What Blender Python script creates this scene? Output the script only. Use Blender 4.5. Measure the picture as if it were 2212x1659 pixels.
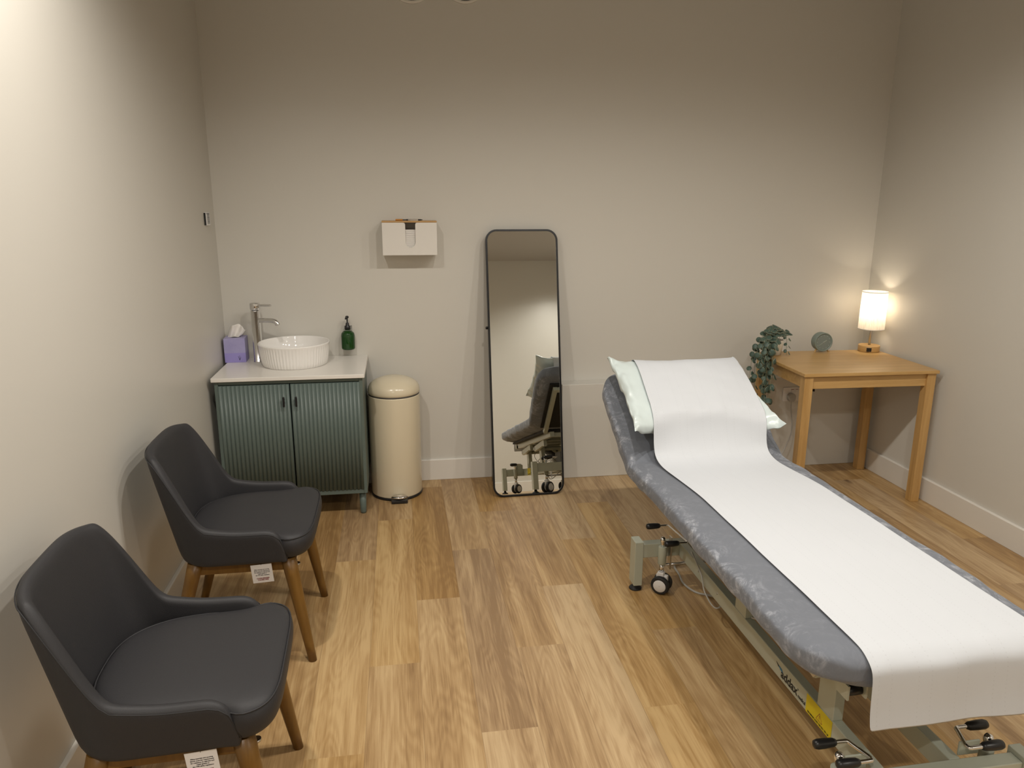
import bpy, math, random
from math import sin, cos, pi, radians as R, sqrt
from mathutils import Vector, Matrix, noise
random.seed(7)
for o in list(bpy.data.objects): bpy.data.objects.remove(o)
S = bpy.context.scene
COL = S.collection

# ------------------------------------------------------------------ camera
PX_F, PITCH, YAW, ROLL, CAM_H = 1589.8, 0.24179, 0.15279, 0.002872, 1.60
fwd = Vector((sin(YAW)*cos(PITCH), cos(YAW)*cos(PITCH), -sin(PITCH)))
rgt = Vector((cos(YAW), -sin(YAW), 0)); upv = rgt.cross(fwd)
r2 = rgt*cos(ROLL)+upv*sin(ROLL); u2 = upv*cos(ROLL)-rgt*sin(ROLL)
cd = bpy.data.cameras.new('camera'); cam = bpy.data.objects.new('camera', cd); COL.objects.link(cam)
cd.sensor_fit = 'HORIZONTAL'; cd.sensor_width = 36; cd.lens = PX_F/2212*36; cd.clip_start = .02
m = Matrix((r2, u2, -fwd)).transposed().to_4x4(); m.translation = (0, 0, CAM_H)
cam.matrix_world = m
S.camera = cam
# ------------------------------------------------------------------ world, exposure, lights
S.view_settings.view_transform = 'Standard'; S.view_settings.look = 'None'
S.view_settings.gamma = 1; S.view_settings.exposure = 0.25; S.view_settings.use_curve_mapping = False
w = bpy.data.worlds.new('world'); S.world = w; w.use_nodes = True
w.node_tree.nodes['Background'].inputs[0].default_value = (.9, .95, 1, 1)
w.node_tree.nodes['Background'].inputs[1].default_value = 0.05
CEIL = 3.0
WARM = (1, .945, .865)
def downlight(x, y, area, point, z=2.70, size=.07):
    """a ceiling downlight: a glowing disc plus the wide beam of its lens"""
    l = bpy.data.lights.new('ceiling_downlight', 'AREA'); l.shape = 'DISK'; l.size = size; l.energy = area; l.color = WARM; l.spread = R(150)
    o = bpy.data.objects.new('ceiling_downlight', l); COL.objects.link(o); o.location = (x, y, z)
    l = bpy.data.lights.new('downlight_lens', 'SPOT'); l.energy = point; l.spot_size = R(166); l.spot_blend = .6; l.shadow_soft_size = size/2; l.color = WARM
    o = bpy.data.objects.new('downlight_lens', l); COL.objects.link(o); o.location = (x, y, z-.01)
for x, y, a, p in ((-.52, 1.95, 9, 18), (.55, 1.95, 5, 24), (1.20, 1.95, 4, 24), (1.90, 1.95, 4, 20), (-.3, -.35, 13, 26), (2.35, -.35, 9, 22)): downlight(x, y, a, p)  # last two are added behind the camera to brighten floor and rear wall

# ------------------------------------------------------------------ materials
def newmat(name):
    m = bpy.data.materials.new(name); m.use_nodes = True
    nt = m.node_tree; return m, nt, nt.nodes['Principled BSDF']
def N(nt, t, **kw):
    n = nt.nodes.new(t)
    for k, v in kw.items():
        if k in ('inp',):
            for a, b in v.items(): n.inputs[a].default_value = b
        else: setattr(n, k, v)
    return n
def mat(name, c, rough=.5, metal=0, bump=0, bscale=200, var=0, vscale=8, **kw):
    m, nt, b = newmat(name)
    b.inputs['Base Color'].default_value = (*c, 1); b.inputs['Roughness'].default_value = rough; b.inputs['Metallic'].default_value = metal
    for k, v in kw.items(): b.inputs[k].default_value = v
    tc = N(nt, 'ShaderNodeTexCoord')
    if var:
        n = N(nt, 'ShaderNodeTexNoise', inp={'Scale': vscale, 'Detail': 5}); nt.links.new(tc.outputs['Object'], n.inputs['Vector'])
        mx = N(nt, 'ShaderNodeMix', data_type='RGBA'); nt.links.new(n.outputs[0], mx.inputs[0])
        mx.inputs[6].default_value = (*[x*(1-var) for x in c], 1); mx.inputs[7].default_value = (*[min(1, x*(1+var)) for x in c], 1)
        nt.links.new(mx.outputs[2], b.inputs['Base Color'])
    if bump:
        n = N(nt, 'ShaderNodeTexNoise', inp={'Scale': bscale, 'Detail': 3}); nt.links.new(tc.outputs['Object'], n.inputs['Vector'])
        bp = N(nt, 'ShaderNodeBump', inp={'Strength': bump, 'Distance': .002}); nt.links.new(n.outputs[0], bp.inputs['Height'])
        nt.links.new(bp.outputs[0], b.inputs['Normal'])
    return m
def wood(name, c1, c2, rough=.4, axis=0, scale=1.0, bump=.1):
    m, nt, b = newmat(name); b.inputs['Roughness'].default_value = rough
    tc = N(nt, 'ShaderNodeTexCoord'); mp = N(nt, 'ShaderNodeMapping')
    sc = [22*scale]*3; sc[axis] = 1.6*scale; mp.inputs['Scale'].default_value = sc
    nt.links.new(tc.outputs['Object'], mp.inputs[0])
    n = N(nt, 'ShaderNodeTexNoise', inp={'Scale': 1.6, 'Detail': 8, 'Roughness': .62, 'Distortion': .8}); nt.links.new(mp.outputs[0], n.inputs['Vector'])
    cr = N(nt, 'ShaderNodeValToRGB'); cr.color_ramp.elements[0].color = (*c1, 1); cr.color_ramp.elements[1].color = (*c2, 1)
    cr.color_ramp.elements[0].position = .3; cr.color_ramp.elements[1].position = .7
    nt.links.new(n.outputs[0], cr.inputs[0]); nt.links.new(cr.outputs[0], b.inputs['Base Color'])
    bp = N(nt, 'ShaderNodeBump', inp={'Strength': bump, 'Distance': .001}); nt.links.new(n.outputs[0], bp.inputs['Height']); nt.links.new(bp.outputs[0], b.inputs['Normal'])
    return m
M = {}
M['wall'] = mat('wall_paint', (.62, .598, .545), .38, bump=.03, bscale=90)
M['trim'] = mat('trim_paint', (.72, .69, .635), .32)
M['ceiling'] = mat('ceiling_paint', (.42, .40, .37), .9)
M['leather'] = mat('charcoal_leather', (.026, .0255, .028), .55, bump=.18, bscale=420)
M['leather'].node_tree.nodes['Principled BSDF'].inputs['Specular IOR Level'].default_value = .38
M['stitch'] = mat('dark_stitch', (.02, .02, .022), .7)
M['walnut'] = wood('amber_stained_wood', (.125, .060, .010), (.20, .100, .018), .38, 2)
M['oak'] = wood('pale_oak', (.46, .27, .09), (.60, .38, .15), .33, 0)
M['oakleg'] = wood('pale_oak_legs', (.44, .25, .08), (.58, .36, .14), .36, 2)
M['green'] = mat('sage_green_paint', (.104, .138, .124), .42)
M['counter'] = mat('white_worktop', (.78, .75, .70), .28)
M['ceramic'] = mat('white_ceramic', (.86, .84, .81), .08)
M['chrome'] = mat('chrome', (.75, .75, .75), .08, 1)
M['steel'] = mat('brushed_steel', (.55, .55, .54), .28, 1)
M['black'] = mat('black_plastic', (.012, .012, .013), .35)
M['blackmetal'] = mat('black_metal', (.012, .012, .013), .3, .3)
M['rubber'] = mat('black_rubber', (.015, .015, .015), .6)
M['couchpaint'] = mat('pale_grey_green_enamel', (.42, .44, .36), .22)
M['white'] = mat('white_plastic', (.75, .74, .73), .3)
M['card'] = mat('white_label', (.80, .80, .82), .6)
M['ink'] = mat('black_ink', (.01, .01, .01), .6)
M['redink'] = mat('red_ink', (.25, .04, .04), .6)
M['blueink'] = mat('blue_ink', (.02, .17, .33), .5)
M['yellow'] = mat('yellow_sticker', (.62, .50, .01), .4)
M['cream'] = mat('cream_enamel', (.68, .60, .44), .22)
M['beige_ring'] = mat('grey_seal', (.08, .075, .07), .5)
M['lilac'] = None
M['tissue'] = mat('tissue_paper', (.85, .82, .78), .9)
M['board'] = mat('black_board', (.012, .012, .012), .7)
M['clock'] = mat('sage_clock_shell', (.20, .245, .215), .45)
M['clockface'] = mat('sage_clock_face', (.19, .225, .205), .5)
M['clockmark'] = mat('pale_clock_marks', (.42, .45, .40), .5)
M['pot'] = mat('cream_pot', (.70, .66, .57), .3, var=.12, vscale=60)
M['stem'] = mat('plant_stem', (.22, .24, .14), .6)
M['soil'] = mat('soil', (.03, .02, .015), .9, bump=.8, bscale=80)
M['cable'] = mat('grey_cable', (.42, .41, .38), .45)
M['sock'] = mat('white_socket', (.74, .71, .67), .3)
M['orange'] = mat('orange_plastic', (.55, .22, .02), .4)
M['bamboo'] = wood('bamboo_lid', (.42, .24, .09), (.55, .34, .14), .4, 0)
M['metalbox'] = mat('white_metal', (.74, .71, .66), .35)
M['vent'] = mat('dark_grey_metal', (.09, .088, .085), .5)
M['darkgrey'] = mat('dark_grey_casing', (.09, .09, .09), .5)

def m_glassgreen():
    m, nt, b = newmat('green_glass'); b.inputs['Base Color'].default_value = (.012, .075, .012, 1); b.inputs['Roughness'].default_value = .08
    b.inputs['Transmission Weight'].default_value = .35; return m
M['greenglass'] = m_glassgreen()
def m_clear():
    m, nt, b = newmat('clear_plastic'); b.inputs['Base Color'].default_value = (.9, .9, .88, 1); b.inputs['Roughness'].default_value = .1
    b.inputs['Transmission Weight'].default_value = .9; return m
M['clear'] = m_clear()
def m_mirror():
    m, nt, b = newmat('mirror_glass'); b.inputs['Base Color'].default_value = (.86, .875, .85, 1); b.inputs['Metallic'].default_value = 1; b.inputs['Roughness'].default_value = .0
    return m
M['mirror'] = m_mirror()
def m_lilac():
    m, nt, b = newmat('lilac_card'); b.inputs['Roughness'].default_value = .45
    tc = N(nt, 'ShaderNodeTexCoord'); n = N(nt, 'ShaderNodeTexNoise', inp={'Scale': 14, 'Detail': 6}); nt.links.new(tc.outputs['Object'], n.inputs['Vector'])
    sx = N(nt, 'ShaderNodeSeparateXYZ'); nt.links.new(tc.outputs['Object'], sx.inputs[0])
    gt = N(nt, 'ShaderNodeMath', operation='GREATER_THAN', inp={1: .052}); nt.links.new(sx.outputs[2], gt.inputs[0])
    mx = N(nt, 'ShaderNodeMix', data_type='RGBA'); nt.links.new(n.outputs[0], mx.inputs[0]); mx.inputs[6].default_value = (.27, .25, .50, 1); mx.inputs[7].default_value = (.47, .44, .66, 1)
    m2 = N(nt, 'ShaderNodeMix', data_type='RGBA'); nt.links.new(gt.outputs[0], m2.inputs[0]); m2.inputs[6].default_value = (.31, .27, .60, 1); nt.links.new(mx.outputs[2], m2.inputs[7])
    nt.links.new(m2.outputs[2], b.inputs['Base Color']); return m
M['lilac'] = m_lilac()
def m_leaf():
    m, nt, b = newmat('grey_green_leaf'); b.inputs['Roughness'].default_value = .5
    tc = N(nt, 'ShaderNodeTexCoord'); n = N(nt, 'ShaderNodeTexNoise', inp={'Scale': 30, 'Detail': 3}); nt.links.new(tc.outputs['Object'], n.inputs['Vector'])
    uv = N(nt, 'ShaderNodeUVMap'); uv.uv_map = 'UVMap'
    ln = N(nt, 'ShaderNodeVectorMath', operation='LENGTH'); nt.links.new(uv.outputs[0], ln.inputs[0])
    rim = N(nt, 'ShaderNodeMath', operation='GREATER_THAN', inp={1: .93}); nt.links.new(ln.outputs['Value'], rim.inputs[0])
    mx = N(nt, 'ShaderNodeMix', data_type='RGBA'); nt.links.new(n.outputs[0], mx.inputs[0]); mx.inputs[6].default_value = (.030, .058, .042, 1); mx.inputs[7].default_value = (.085, .135, .105, 1)
    m2 = N(nt, 'ShaderNodeMix', data_type='RGBA'); nt.links.new(rim.outputs[0], m2.inputs[0]); nt.links.new(mx.outputs[2], m2.inputs[6]); m2.inputs[7].default_value = (.36, .36, .24, 1)
    nt.links.new(m2.outputs[2], b.inputs['Base Color']); return m
M['leaf'] = m_leaf()
def m_velvet():
    m, nt, b = newmat('grey_plush_cover'); b.inputs['Roughness'].default_value = .85
    b.inputs['Specular IOR Level'].default_value = .15; b.inputs['Sheen Weight'].default_value = .25; b.inputs['Sheen Roughness'].default_value = .35
    tc = N(nt, 'ShaderNodeTexCoord')
    n1 = N(nt, 'ShaderNodeTexNoise', inp={'Scale': 8, 'Detail': 10, 'Roughness': .78, 'Distortion': 2.2}); nt.links.new(tc.outputs['Object'], n1.inputs['Vector'])
    mp = N(nt, 'ShaderNodeMapping'); mp.inputs['Scale'].default_value = (5, 5, 5); nt.links.new(tc.outputs['Object'], mp.inputs[0])
    n2 = N(nt, 'ShaderNodeTexNoise', inp={'Scale': 3, 'Detail': 8, 'Roughness': .7, 'Distortion': 2.5}); nt.links.new(mp.outputs[0], n2.inputs['Vector'])
    r1 = N(nt, 'ShaderNodeValToRGB'); r1.color_ramp.elements[0].position = .46; r1.color_ramp.elements[1].position = .66
    nt.links.new(n1.outputs[0], r1.inputs[0])
    r2_ = N(nt, 'ShaderNodeValToRGB'); r2_.color_ramp.elements[0].position = .42; r2_.color_ramp.elements[1].position = .66; nt.links.new(n2.outputs[0], r2_.inputs[0])
    mu = N(nt, 'ShaderNodeMath', operation='MULTIPLY'); nt.links.new(r1.outputs[0], mu.inputs[0]); nt.links.new(r2_.outputs[0], mu.inputs[1])
    # the brushed nap marks sit on the sides, their sheen put into the colour
    geo = N(nt, 'ShaderNodeSeparateXYZ'); nt.links.new(tc.outputs['Object'], geo.inputs[0])
    ab = N(nt, 'ShaderNodeMath', operation='ABSOLUTE'); nt.links.new(geo.outputs[0], ab.inputs[0])
    mr = N(nt, 'ShaderNodeMapRange', inp={1: .27, 2: .325, 3: .12, 4: 1.0}); nt.links.new(ab.outputs[0], mr.inputs[0])
    m3 = N(nt, 'ShaderNodeMath', operation='MULTIPLY'); nt.links.new(mu.outputs[0], m3.inputs[0]); nt.links.new(mr.outputs[0], m3.inputs[1])
    mx = N(nt, 'ShaderNodeMix', data_type='RGBA'); nt.links.new(m3.outputs[0], mx.inputs[0]); mx.inputs[6].default_value = (.165, .178, .205, 1); mx.inputs[7].default_value = (.55, .57, .62, 1)
    nt.links.new(mx.outputs[2], b.inputs['Base Color'])
    bp = N(nt, 'ShaderNodeBump', inp={'Strength': .16, 'Distance': .008}); nt.links.new(n1.outputs[0], bp.inputs['Height']); nt.links.new(bp.outputs[0], b.inputs['Normal'])
    return m
M['velvet'] = m_velvet()
def m_paper():
    m, nt, b = newmat('couch_roll_paper'); b.inputs['Base Color'].default_value = (.60, .625, .66, 1); b.inputs['Roughness'].default_value = .75
    uv = N(nt, 'ShaderNodeUVMap'); uv.uv_map = 'UVMap'; sx = N(nt, 'ShaderNodeSeparateXYZ'); nt.links.new(uv.outputs[0], sx.inputs[0])
    # pairs of pin-pricked rows running the length of the sheet: u in metres across, v in metres along
    md = N(nt, 'ShaderNodeMath', operation='MODULO', inp={1: .105}); nt.links.new(sx.outputs[0], md.inputs[0])
    def near(val):
        a = N(nt, 'ShaderNodeMath', operation='SUBTRACT', inp={1: val}); nt.links.new(md.outputs[0], a.inputs[0])
        b_ = N(nt, 'ShaderNodeMath', operation='ABSOLUTE'); nt.links.new(a.outputs[0], b_.inputs[0]); return b_
    mn = N(nt, 'ShaderNodeMath', operation='MINIMUM'); a, c = near(.03), near(.064)
    nt.links.new(a.outputs[0], mn.inputs[0]); nt.links.new(c.outputs[0], mn.inputs[1])
    lt = N(nt, 'ShaderNodeMath', operation='LESS_THAN', inp={1: .0014}); nt.links.new(mn.outputs[0], lt.inputs[0])
    mv = N(nt, 'ShaderNodeMath', operation='MODULO', inp={1: .0115}); nt.links.new(sx.outputs[1], mv.inputs[0])
    lv = N(nt, 'ShaderNodeMath', operation='LESS_THAN', inp={1: .0036}); nt.links.new(mv.outputs[0], lv.inputs[0])
    dt = N(nt, 'ShaderNodeMath', operation='MULTIPLY'); nt.links.new(lt.outputs[0], dt.inputs[0]); nt.links.new(lv.outputs[0], dt.inputs[1])
    n = N(nt, 'ShaderNodeTexNoise', inp={'Scale': 5, 'Detail': 2}); nt.links.new(uv.outputs[0], n.inputs['Vector'])
    fr = N(nt, 'ShaderNodeTexNoise', inp={'Scale': 900, 'Detail': 2}); nt.links.new(uv.outputs[0], fr.inputs['Vector'])
    f2 = N(nt, 'ShaderNodeMath', operation='MULTIPLY', inp={1: .22}); nt.links.new(fr.outputs[0], f2.inputs[0])
    sb = N(nt, 'ShaderNodeMath', operation='SUBTRACT'); nt.links.new(f2.outputs[0], sb.inputs[0]); nt.links.new(dt.outputs[0], sb.inputs[1])
    bp = N(nt, 'ShaderNodeBump', inp={'Strength': .32, 'Distance': .0010}); nt.links.new(sb.outputs[0], bp.inputs['Height']); nt.links.new(bp.outputs[0], b.inputs['Normal'])
    mx = N(nt, 'ShaderNodeMix', data_type='RGBA'); nt.links.new(dt.outputs[0], mx.inputs[0]); mx.inputs[6].default_value = (.60, .625, .66, 1); mx.inputs[7].default_value = (.56, .582, .615, 1)
    nt.links.new(mx.outputs[2], b.inputs['Base Color'])
    return m
M['paper'] = m_paper()
M['pillow'] = mat('wipe_clean_pillow', (.62, .70, .695), .26, bump=.5, bscale=16)
def m_shade():
    m, nt, b = newmat('linen_shade'); out = nt.nodes['Material Output']
    tc = N(nt, 'ShaderNodeTexCoord'); mp = N(nt, 'ShaderNodeMapping'); mp.inputs['Scale'].default_value = (260, 260, 26); nt.links.new(tc.outputs['Object'], mp.inputs[0])
    n = N(nt, 'ShaderNodeTexNoise', inp={'Scale': 1, 'Detail': 3}); nt.links.new(mp.outputs[0], n.inputs['Vector'])
    cr = N(nt, 'ShaderNodeValToRGB'); cr.color_ramp.elements[0].position = .32; cr.color_ramp.elements[0].color = (.78, .72, .63, 1); cr.color_ramp.elements[1].position = .5; cr.color_ramp.elements[1].color = (.92, .88, .80, 1)
    nt.links.new(n.outputs[0], cr.inputs[0])
    d = N(nt, 'ShaderNodeBsdfDiffuse'); t = N(nt, 'ShaderNodeBsdfTranslucent'); mx = N(nt, 'ShaderNodeMixShader', inp={0: .5})
    nt.links.new(cr.outputs[0], d.inputs[0]); nt.links.new(cr.outputs[0], t.inputs[0]); nt.links.new(d.outputs[0], mx.inputs[1]); nt.links.new(t.outputs[0], mx.inputs[2])
    nt.links.new(mx.outputs[0], out.inputs[0]); return m
M['shade'] = m_shade()
def m_bulb():
    m, nt, b = newmat('lamp_bulb_glow'); b.inputs['Emission Color'].default_value = (1, .84, .64, 1); b.inputs['Emission Strength'].default_value = 7; return m
M['bulb'] = m_bulb()
def m_floor():
    m, nt, b = newmat('oak_effect_planks'); L = nt.links.new
    at = N(nt, 'ShaderNodeAttribute'); at.attribute_name = 'plank'; sa = N(nt, 'ShaderNodeSeparateColor'); L(at.outputs['Color'], sa.inputs[0])
    uv = N(nt, 'ShaderNodeUVMap'); uv.uv_map = 'UVMap'; su = N(nt, 'ShaderNodeSeparateXYZ'); L(uv.outputs[0], su.inputs[0])
    # domain: u across in metres, v along in metres, w = plank seed
    se = N(nt, 'ShaderNodeMath', operation='MULTIPLY', inp={1: 37.0}); L(sa.outputs[1], se.inputs[0])
    cb = N(nt, 'ShaderNodeCombineXYZ'); L(su.outputs[0], cb.inputs[0]); L(su.outputs[1], cb.inputs[1]); L(se.outputs[0], cb.inputs[2])
    def mapped(sx, sy):
        mp = N(nt, 'ShaderNodeMapping'); mp.inputs['Scale'].default_value = (sx, sy, 1); L(cb.outputs[0], mp.inputs[0]); return mp
    # slow warp so that the grain wanders
    mw = mapped(5, 1.6); nw = N(nt, 'ShaderNodeTexNoise', inp={'Scale': 1, 'Detail': 3}); L(mw.outputs[0], nw.inputs['Vector'])
    ms = mapped(9, .55); ns = N(nt, 'ShaderNodeTexNoise', inp={'Scale': 1.4, 'Detail': 4, 'Roughness': .6, 'Distortion': .6}); L(ms.outputs[0], ns.inputs['Vector'])
    mf = mapped(160, 4.5); nf = N(nt, 'ShaderNodeTexNoise', inp={'Scale': 1, 'Detail': 5, 'Roughness': .7, 'Distortion': .5}); L(mf.outputs[0], nf.inputs['Vector'])
    # cathedral rings: contour lines of a low noise
    mc = mapped(7, 1.1); nc = N(nt, 'ShaderNodeTexNoise', inp={'Scale': 1, 'Detail': 2, 'Roughness': .4, 'Distortion': .3}); L(mc.outputs[0], nc.inputs['Vector'])
    cm = N(nt, 'ShaderNodeMath', operation='MULTIPLY', inp={1: 120}); L(nc.outputs[0], cm.inputs[0])
    cs = N(nt, 'ShaderNodeMath', operation='SINE'); L(cm.outputs[0], cs.inputs[0])
    # base colour from broad streaks
    cr = N(nt, 'ShaderNodeValToRGB'); e = cr.color_ramp.elements
    e[0].position = .30; e[0].color = (.27, .165, .078, 1); e[1].position = .72; e[1].color = (.54, .385, .21, 1)
    x = cr.color_ramp.elements.new(.5); x.color = (.40, .262, .13, 1)
    ad = N(nt, 'ShaderNodeMath', operation='ADD'); L(ns.outputs[0], ad.inputs[0])
    tn = N(nt, 'ShaderNodeMath', operation='SUBTRACT', inp={1: .5}); L(sa.outputs[0], tn.inputs[0])
    ts = N(nt, 'ShaderNodeMath', operation='MULTIPLY', inp={1: .56}); L(tn.outputs[0], ts.inputs[0]); L(ts.outputs[0], ad.inputs[1])
    a2 = N(nt, 'ShaderNodeMath', operation='MULTIPLY_ADD', inp={1: .040}); L(cs.outputs[0], a2.inputs[0]); L(ad.outputs[0], a2.inputs[2])
    f0 = N(nt, 'ShaderNodeMath', operation='SUBTRACT', inp={1: .5}); L(nf.outputs[0], f0.inputs[0])
    a3 = N(nt, 'ShaderNodeMath', operation='MULTIPLY_ADD', inp={1: .62}); L(f0.outputs[0], a3.inputs[0]); L(a2.outputs[0], a3.inputs[2])
    L(a3.outputs[0], cr.inputs[0])
    # knots
    mk = mapped(3.2, 1.25); vk = N(nt, 'ShaderNodeTexVoronoi', inp={'Scale': 1.0, 'Randomness': 1}); L(mk.outputs[0], vk.inputs['Vector'])
    kr = N(nt, 'ShaderNodeValToRGB'); kr.color_ramp.elements[0].position = .015; kr.color_ramp.elements[0].color = (1, 1, 1, 1); kr.color_ramp.elements[1].position = .085; kr.color_ramp.elements[1].color = (0, 0, 0, 1)
    L(vk.outputs['Distance'], kr.inputs[0])
    km = N(nt, 'ShaderNodeMath', operation='MULTIPLY', inp={1: .8}); L(kr.outputs[0], km.inputs[0])
    mk2 = N(nt, 'ShaderNodeMix', data_type='RGBA'); L(km.outputs[0], mk2.inputs[0]); L(cr.outputs[0], mk2.inputs[6]); mk2.inputs[7].default_value = (.12, .06, .025, 1)
    # hue shift per plank
    hs = N(nt, 'ShaderNodeHueSaturation'); L(mk2.outputs[2], hs.inputs['Color'])
    sr = N(nt, 'ShaderNodeMapRange', inp={1: 0, 2: 1, 3: .94, 4: 1.16}); L(sa.outputs[2], sr.inputs[0]); L(sr.outputs[0], hs.inputs['Saturation'])
    # seams
    def edge(sock, width, lim):
        a = N(nt, 'ShaderNodeMath', operation='LESS_THAN', inp={1: lim}); L(sock, a.inputs[0])
        b_ = N(nt, 'ShaderNodeMath', operation='SUBTRACT', inp={0: width}); L(sock, b_.inputs[1])
        c = N(nt, 'ShaderNodeMath', operation='LESS_THAN', inp={1: lim}); L(b_.outputs[0], c.inputs[0])
        d = N(nt, 'ShaderNodeMath', operation='MAXIMUM'); L(a.outputs[0], d.inputs[0]); L(c.outputs[0], d.inputs[1]); return d
    e1 = edge(su.outputs[0], .178, .0009)
    sm = N(nt, 'ShaderNodeMath', operation='MULTIPLY', inp={1: .35}); L(e1.outputs[0], sm.inputs[0])
    m4 = N(nt, 'ShaderNodeMix', data_type='RGBA'); L(sm.outputs[0], m4.inputs[0]); L(hs.outputs[0], m4.inputs[6]); m4.inputs[7].default_value = (.10, .055, .03, 1)
    L(m4.outputs[2], b.inputs['Base Color'])
    b.inputs['Roughness'].default_value = .36; b.inputs['Specular IOR Level'].default_value = .42
    bp = N(nt, 'ShaderNodeBump', inp={'Strength': .22, 'Distance': .0012}); L(nf.outputs[0], bp.inputs['Height']); L(bp.outputs[0], b.inputs['Normal'])
    return m
M['floor'] = m_floor()

# ------------------------------------------------------------------ helpers
class MB:
    """collects shapes and links them as ONE mesh object"""
    def __init__(s): s.v = []; s.f = []; s.sm = []
    def add(s, vs, fs, smooth=False):
        b = len(s.v); s.v += [tuple(v) for v in vs]; s.f += [tuple(b+i for i in f) for f in fs]; s.sm += [smooth]*len(fs); return s
    def box(s, x0, x1, y0, y1, z0, z1, mtx=None):
        vs = [Vector((x, y, z)) for x in (x0, x1) for y in (y0, y1) for z in (z0, z1)]
        if mtx: vs = [mtx @ v for v in vs]
        return s.add(vs, [(0, 1, 3, 2), (4, 6, 7, 5), (0, 4, 5, 1), (2, 3, 7, 6), (0, 2, 6, 4), (1, 5, 7, 3)])
    def bar(s, a, b, w, h, up=(0, 0, 1)):
        """rectangular bar from a to b, w across, h along up"""
        a, b = Vector(a), Vector(b); d = (b-a).normalized(); side = d.cross(Vector(up)).normalized(); u = side.cross(d)
        vs = [p+side*(sx*w/2)+u*(sz*h/2) for p in (a, b) for sx in (-1, 1) for sz in (-1, 1)]
        return s.add(vs, [(0, 1, 3, 2), (4, 6, 7, 5), (0, 4, 5, 1), (2, 3, 7, 6), (0, 2, 6, 4), (1, 5, 7, 3)])
    def loops(s, ls, closed=True, caps=True, smooth=True):
        n = len(ls[0]); vs = [p for l in ls for p in l]; fs = []
        for i in range(len(ls)-1):
            for j in range(n if closed else n-1):
                k = (j+1) % n; fs.append((i*n+j, i*n+k, (i+1)*n+k, (i+1)*n+j))
        s.add(vs, fs, smooth)
        if caps and closed:
            b = len(s.v)-len(vs)
            s.f.append(tuple(b+i for i in reversed(range(n)))); s.sm.append(False)
            s.f.append(tuple(b+(len(ls)-1)*n+i for i in range(n))); s.sm.append(False)
        return s
    def lathe(s, prof, c=(0, 0, 0), n=40, axis='z', caps=True):
        c = Vector(c); ls = []
        for r, h in prof:
            l = []
            for i in range(n):
                a = 2*pi*i/n; x, y = r*cos(a), r*sin(a)
                p = Vector((x, y, h)) if axis == 'z' else Vector((h, x, y)) if axis == 'x' else Vector((y, h, x))
                l.append(c+p)
            ls.append(l)
        return s.loops(ls, caps=caps)
    def tube(s, pts, r, n=12, caps=True):
        pts = [Vector(p) for p in pts]; ls = []; up = None
        for i, p in enumerate(pts):
            d = (pts[min(i+1, len(pts)-1)]-pts[max(i-1, 0)]).normalized()
            if up is None: up = Vector((0, 0, 1)) if abs(d.z) < .9 else Vector((1, 0, 0))
            sd = d.cross(up).normalized(); up = sd.cross(d).normalized()
            rr = r[i] if isinstance(r, (list, tuple)) else r
            ls.append([p+sd*(rr*cos(2*pi*j/n))+up*(rr*sin(2*pi*j/n)) for j in range(n)])
        return s.loops(ls, caps=caps)
    def prism(s, outline, d0, d1, axis='y', smooth=False):
        """outline of 2D points extruded; axis y: (x,z), axis z: (x,y), axis x: (y,z)"""
        def P(p, d): return {'y': (p[0], d, p[1]), 'z': (p[0], p[1], d), 'x': (d, p[0], p[1])}[axis]
        n = len(outline); vs = [P(p, d0) for p in outline]+[P(p, d1) for p in outline]
        fs = [tuple(range(n)), tuple(reversed(range(n, 2*n)))]+[(i, n+i, n+(i+1) % n, (i+1) % n) for i in range(n)]
        b = len(s.v); s.v += vs; s.f += [tuple(b+i for i in f) for f in fs]; s.sm += [False, False]+[smooth]*n
        return s
    def build(s, name, m, parent=None, bevel=0, seg=2, sub=0, matrix=None):
        me = bpy.data.meshes.new(name); me.from_pydata(s.v, [], s.f); me.update()
        me.polygons.foreach_set('use_smooth', s.sm)
        import bmesh
        bm = bmesh.new(); bm.from_mesh(me); bmesh.ops.recalc_face_normals(bm, faces=bm.faces); bm.to_mesh(me); bm.free()
        o = bpy.data.objects.new(name, me); COL.objects.link(o); me.materials.append(M[m] if isinstance(m, str) else m)
        if bevel:
            b = o.modifiers.new('bevel', 'BEVEL'); b.width = bevel; b.segments = seg; b.limit_method = 'ANGLE'; b.angle_limit = R(40); b.harden_normals = True
            me.polygons.foreach_set('use_smooth', [True]*len(me.polygons))
        if sub:
            b = o.modifiers.new('sub', 'SUBSURF'); b.levels = sub; b.render_levels = sub
        if parent: o.parent = parent
        if matrix: o.matrix_local = matrix
        return o
def thing(name, label, cat, loc=(0, 0, 0), rz=0, group=None):
    o = bpy.data.objects.new(name, None); COL.objects.link(o); o.location = loc; o.rotation_euler = (0, 0, rz); o.empty_display_size = .05
    return tag(o, label, cat, group)
def tag(o, label, cat, group=None):
    o['label'] = label; o['category'] = cat
    if group: o['group'] = group
    return o
def struct(o, label=None):
    o['kind'] = 'structure'
    if label: o['label'] = label
    return o
def copy_tree(o, parent=None):
    c = o.copy(); COL.objects.link(c)
    if parent: c.parent = parent
    for ch in list(o.children): copy_tree(ch, c)
    return c
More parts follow.
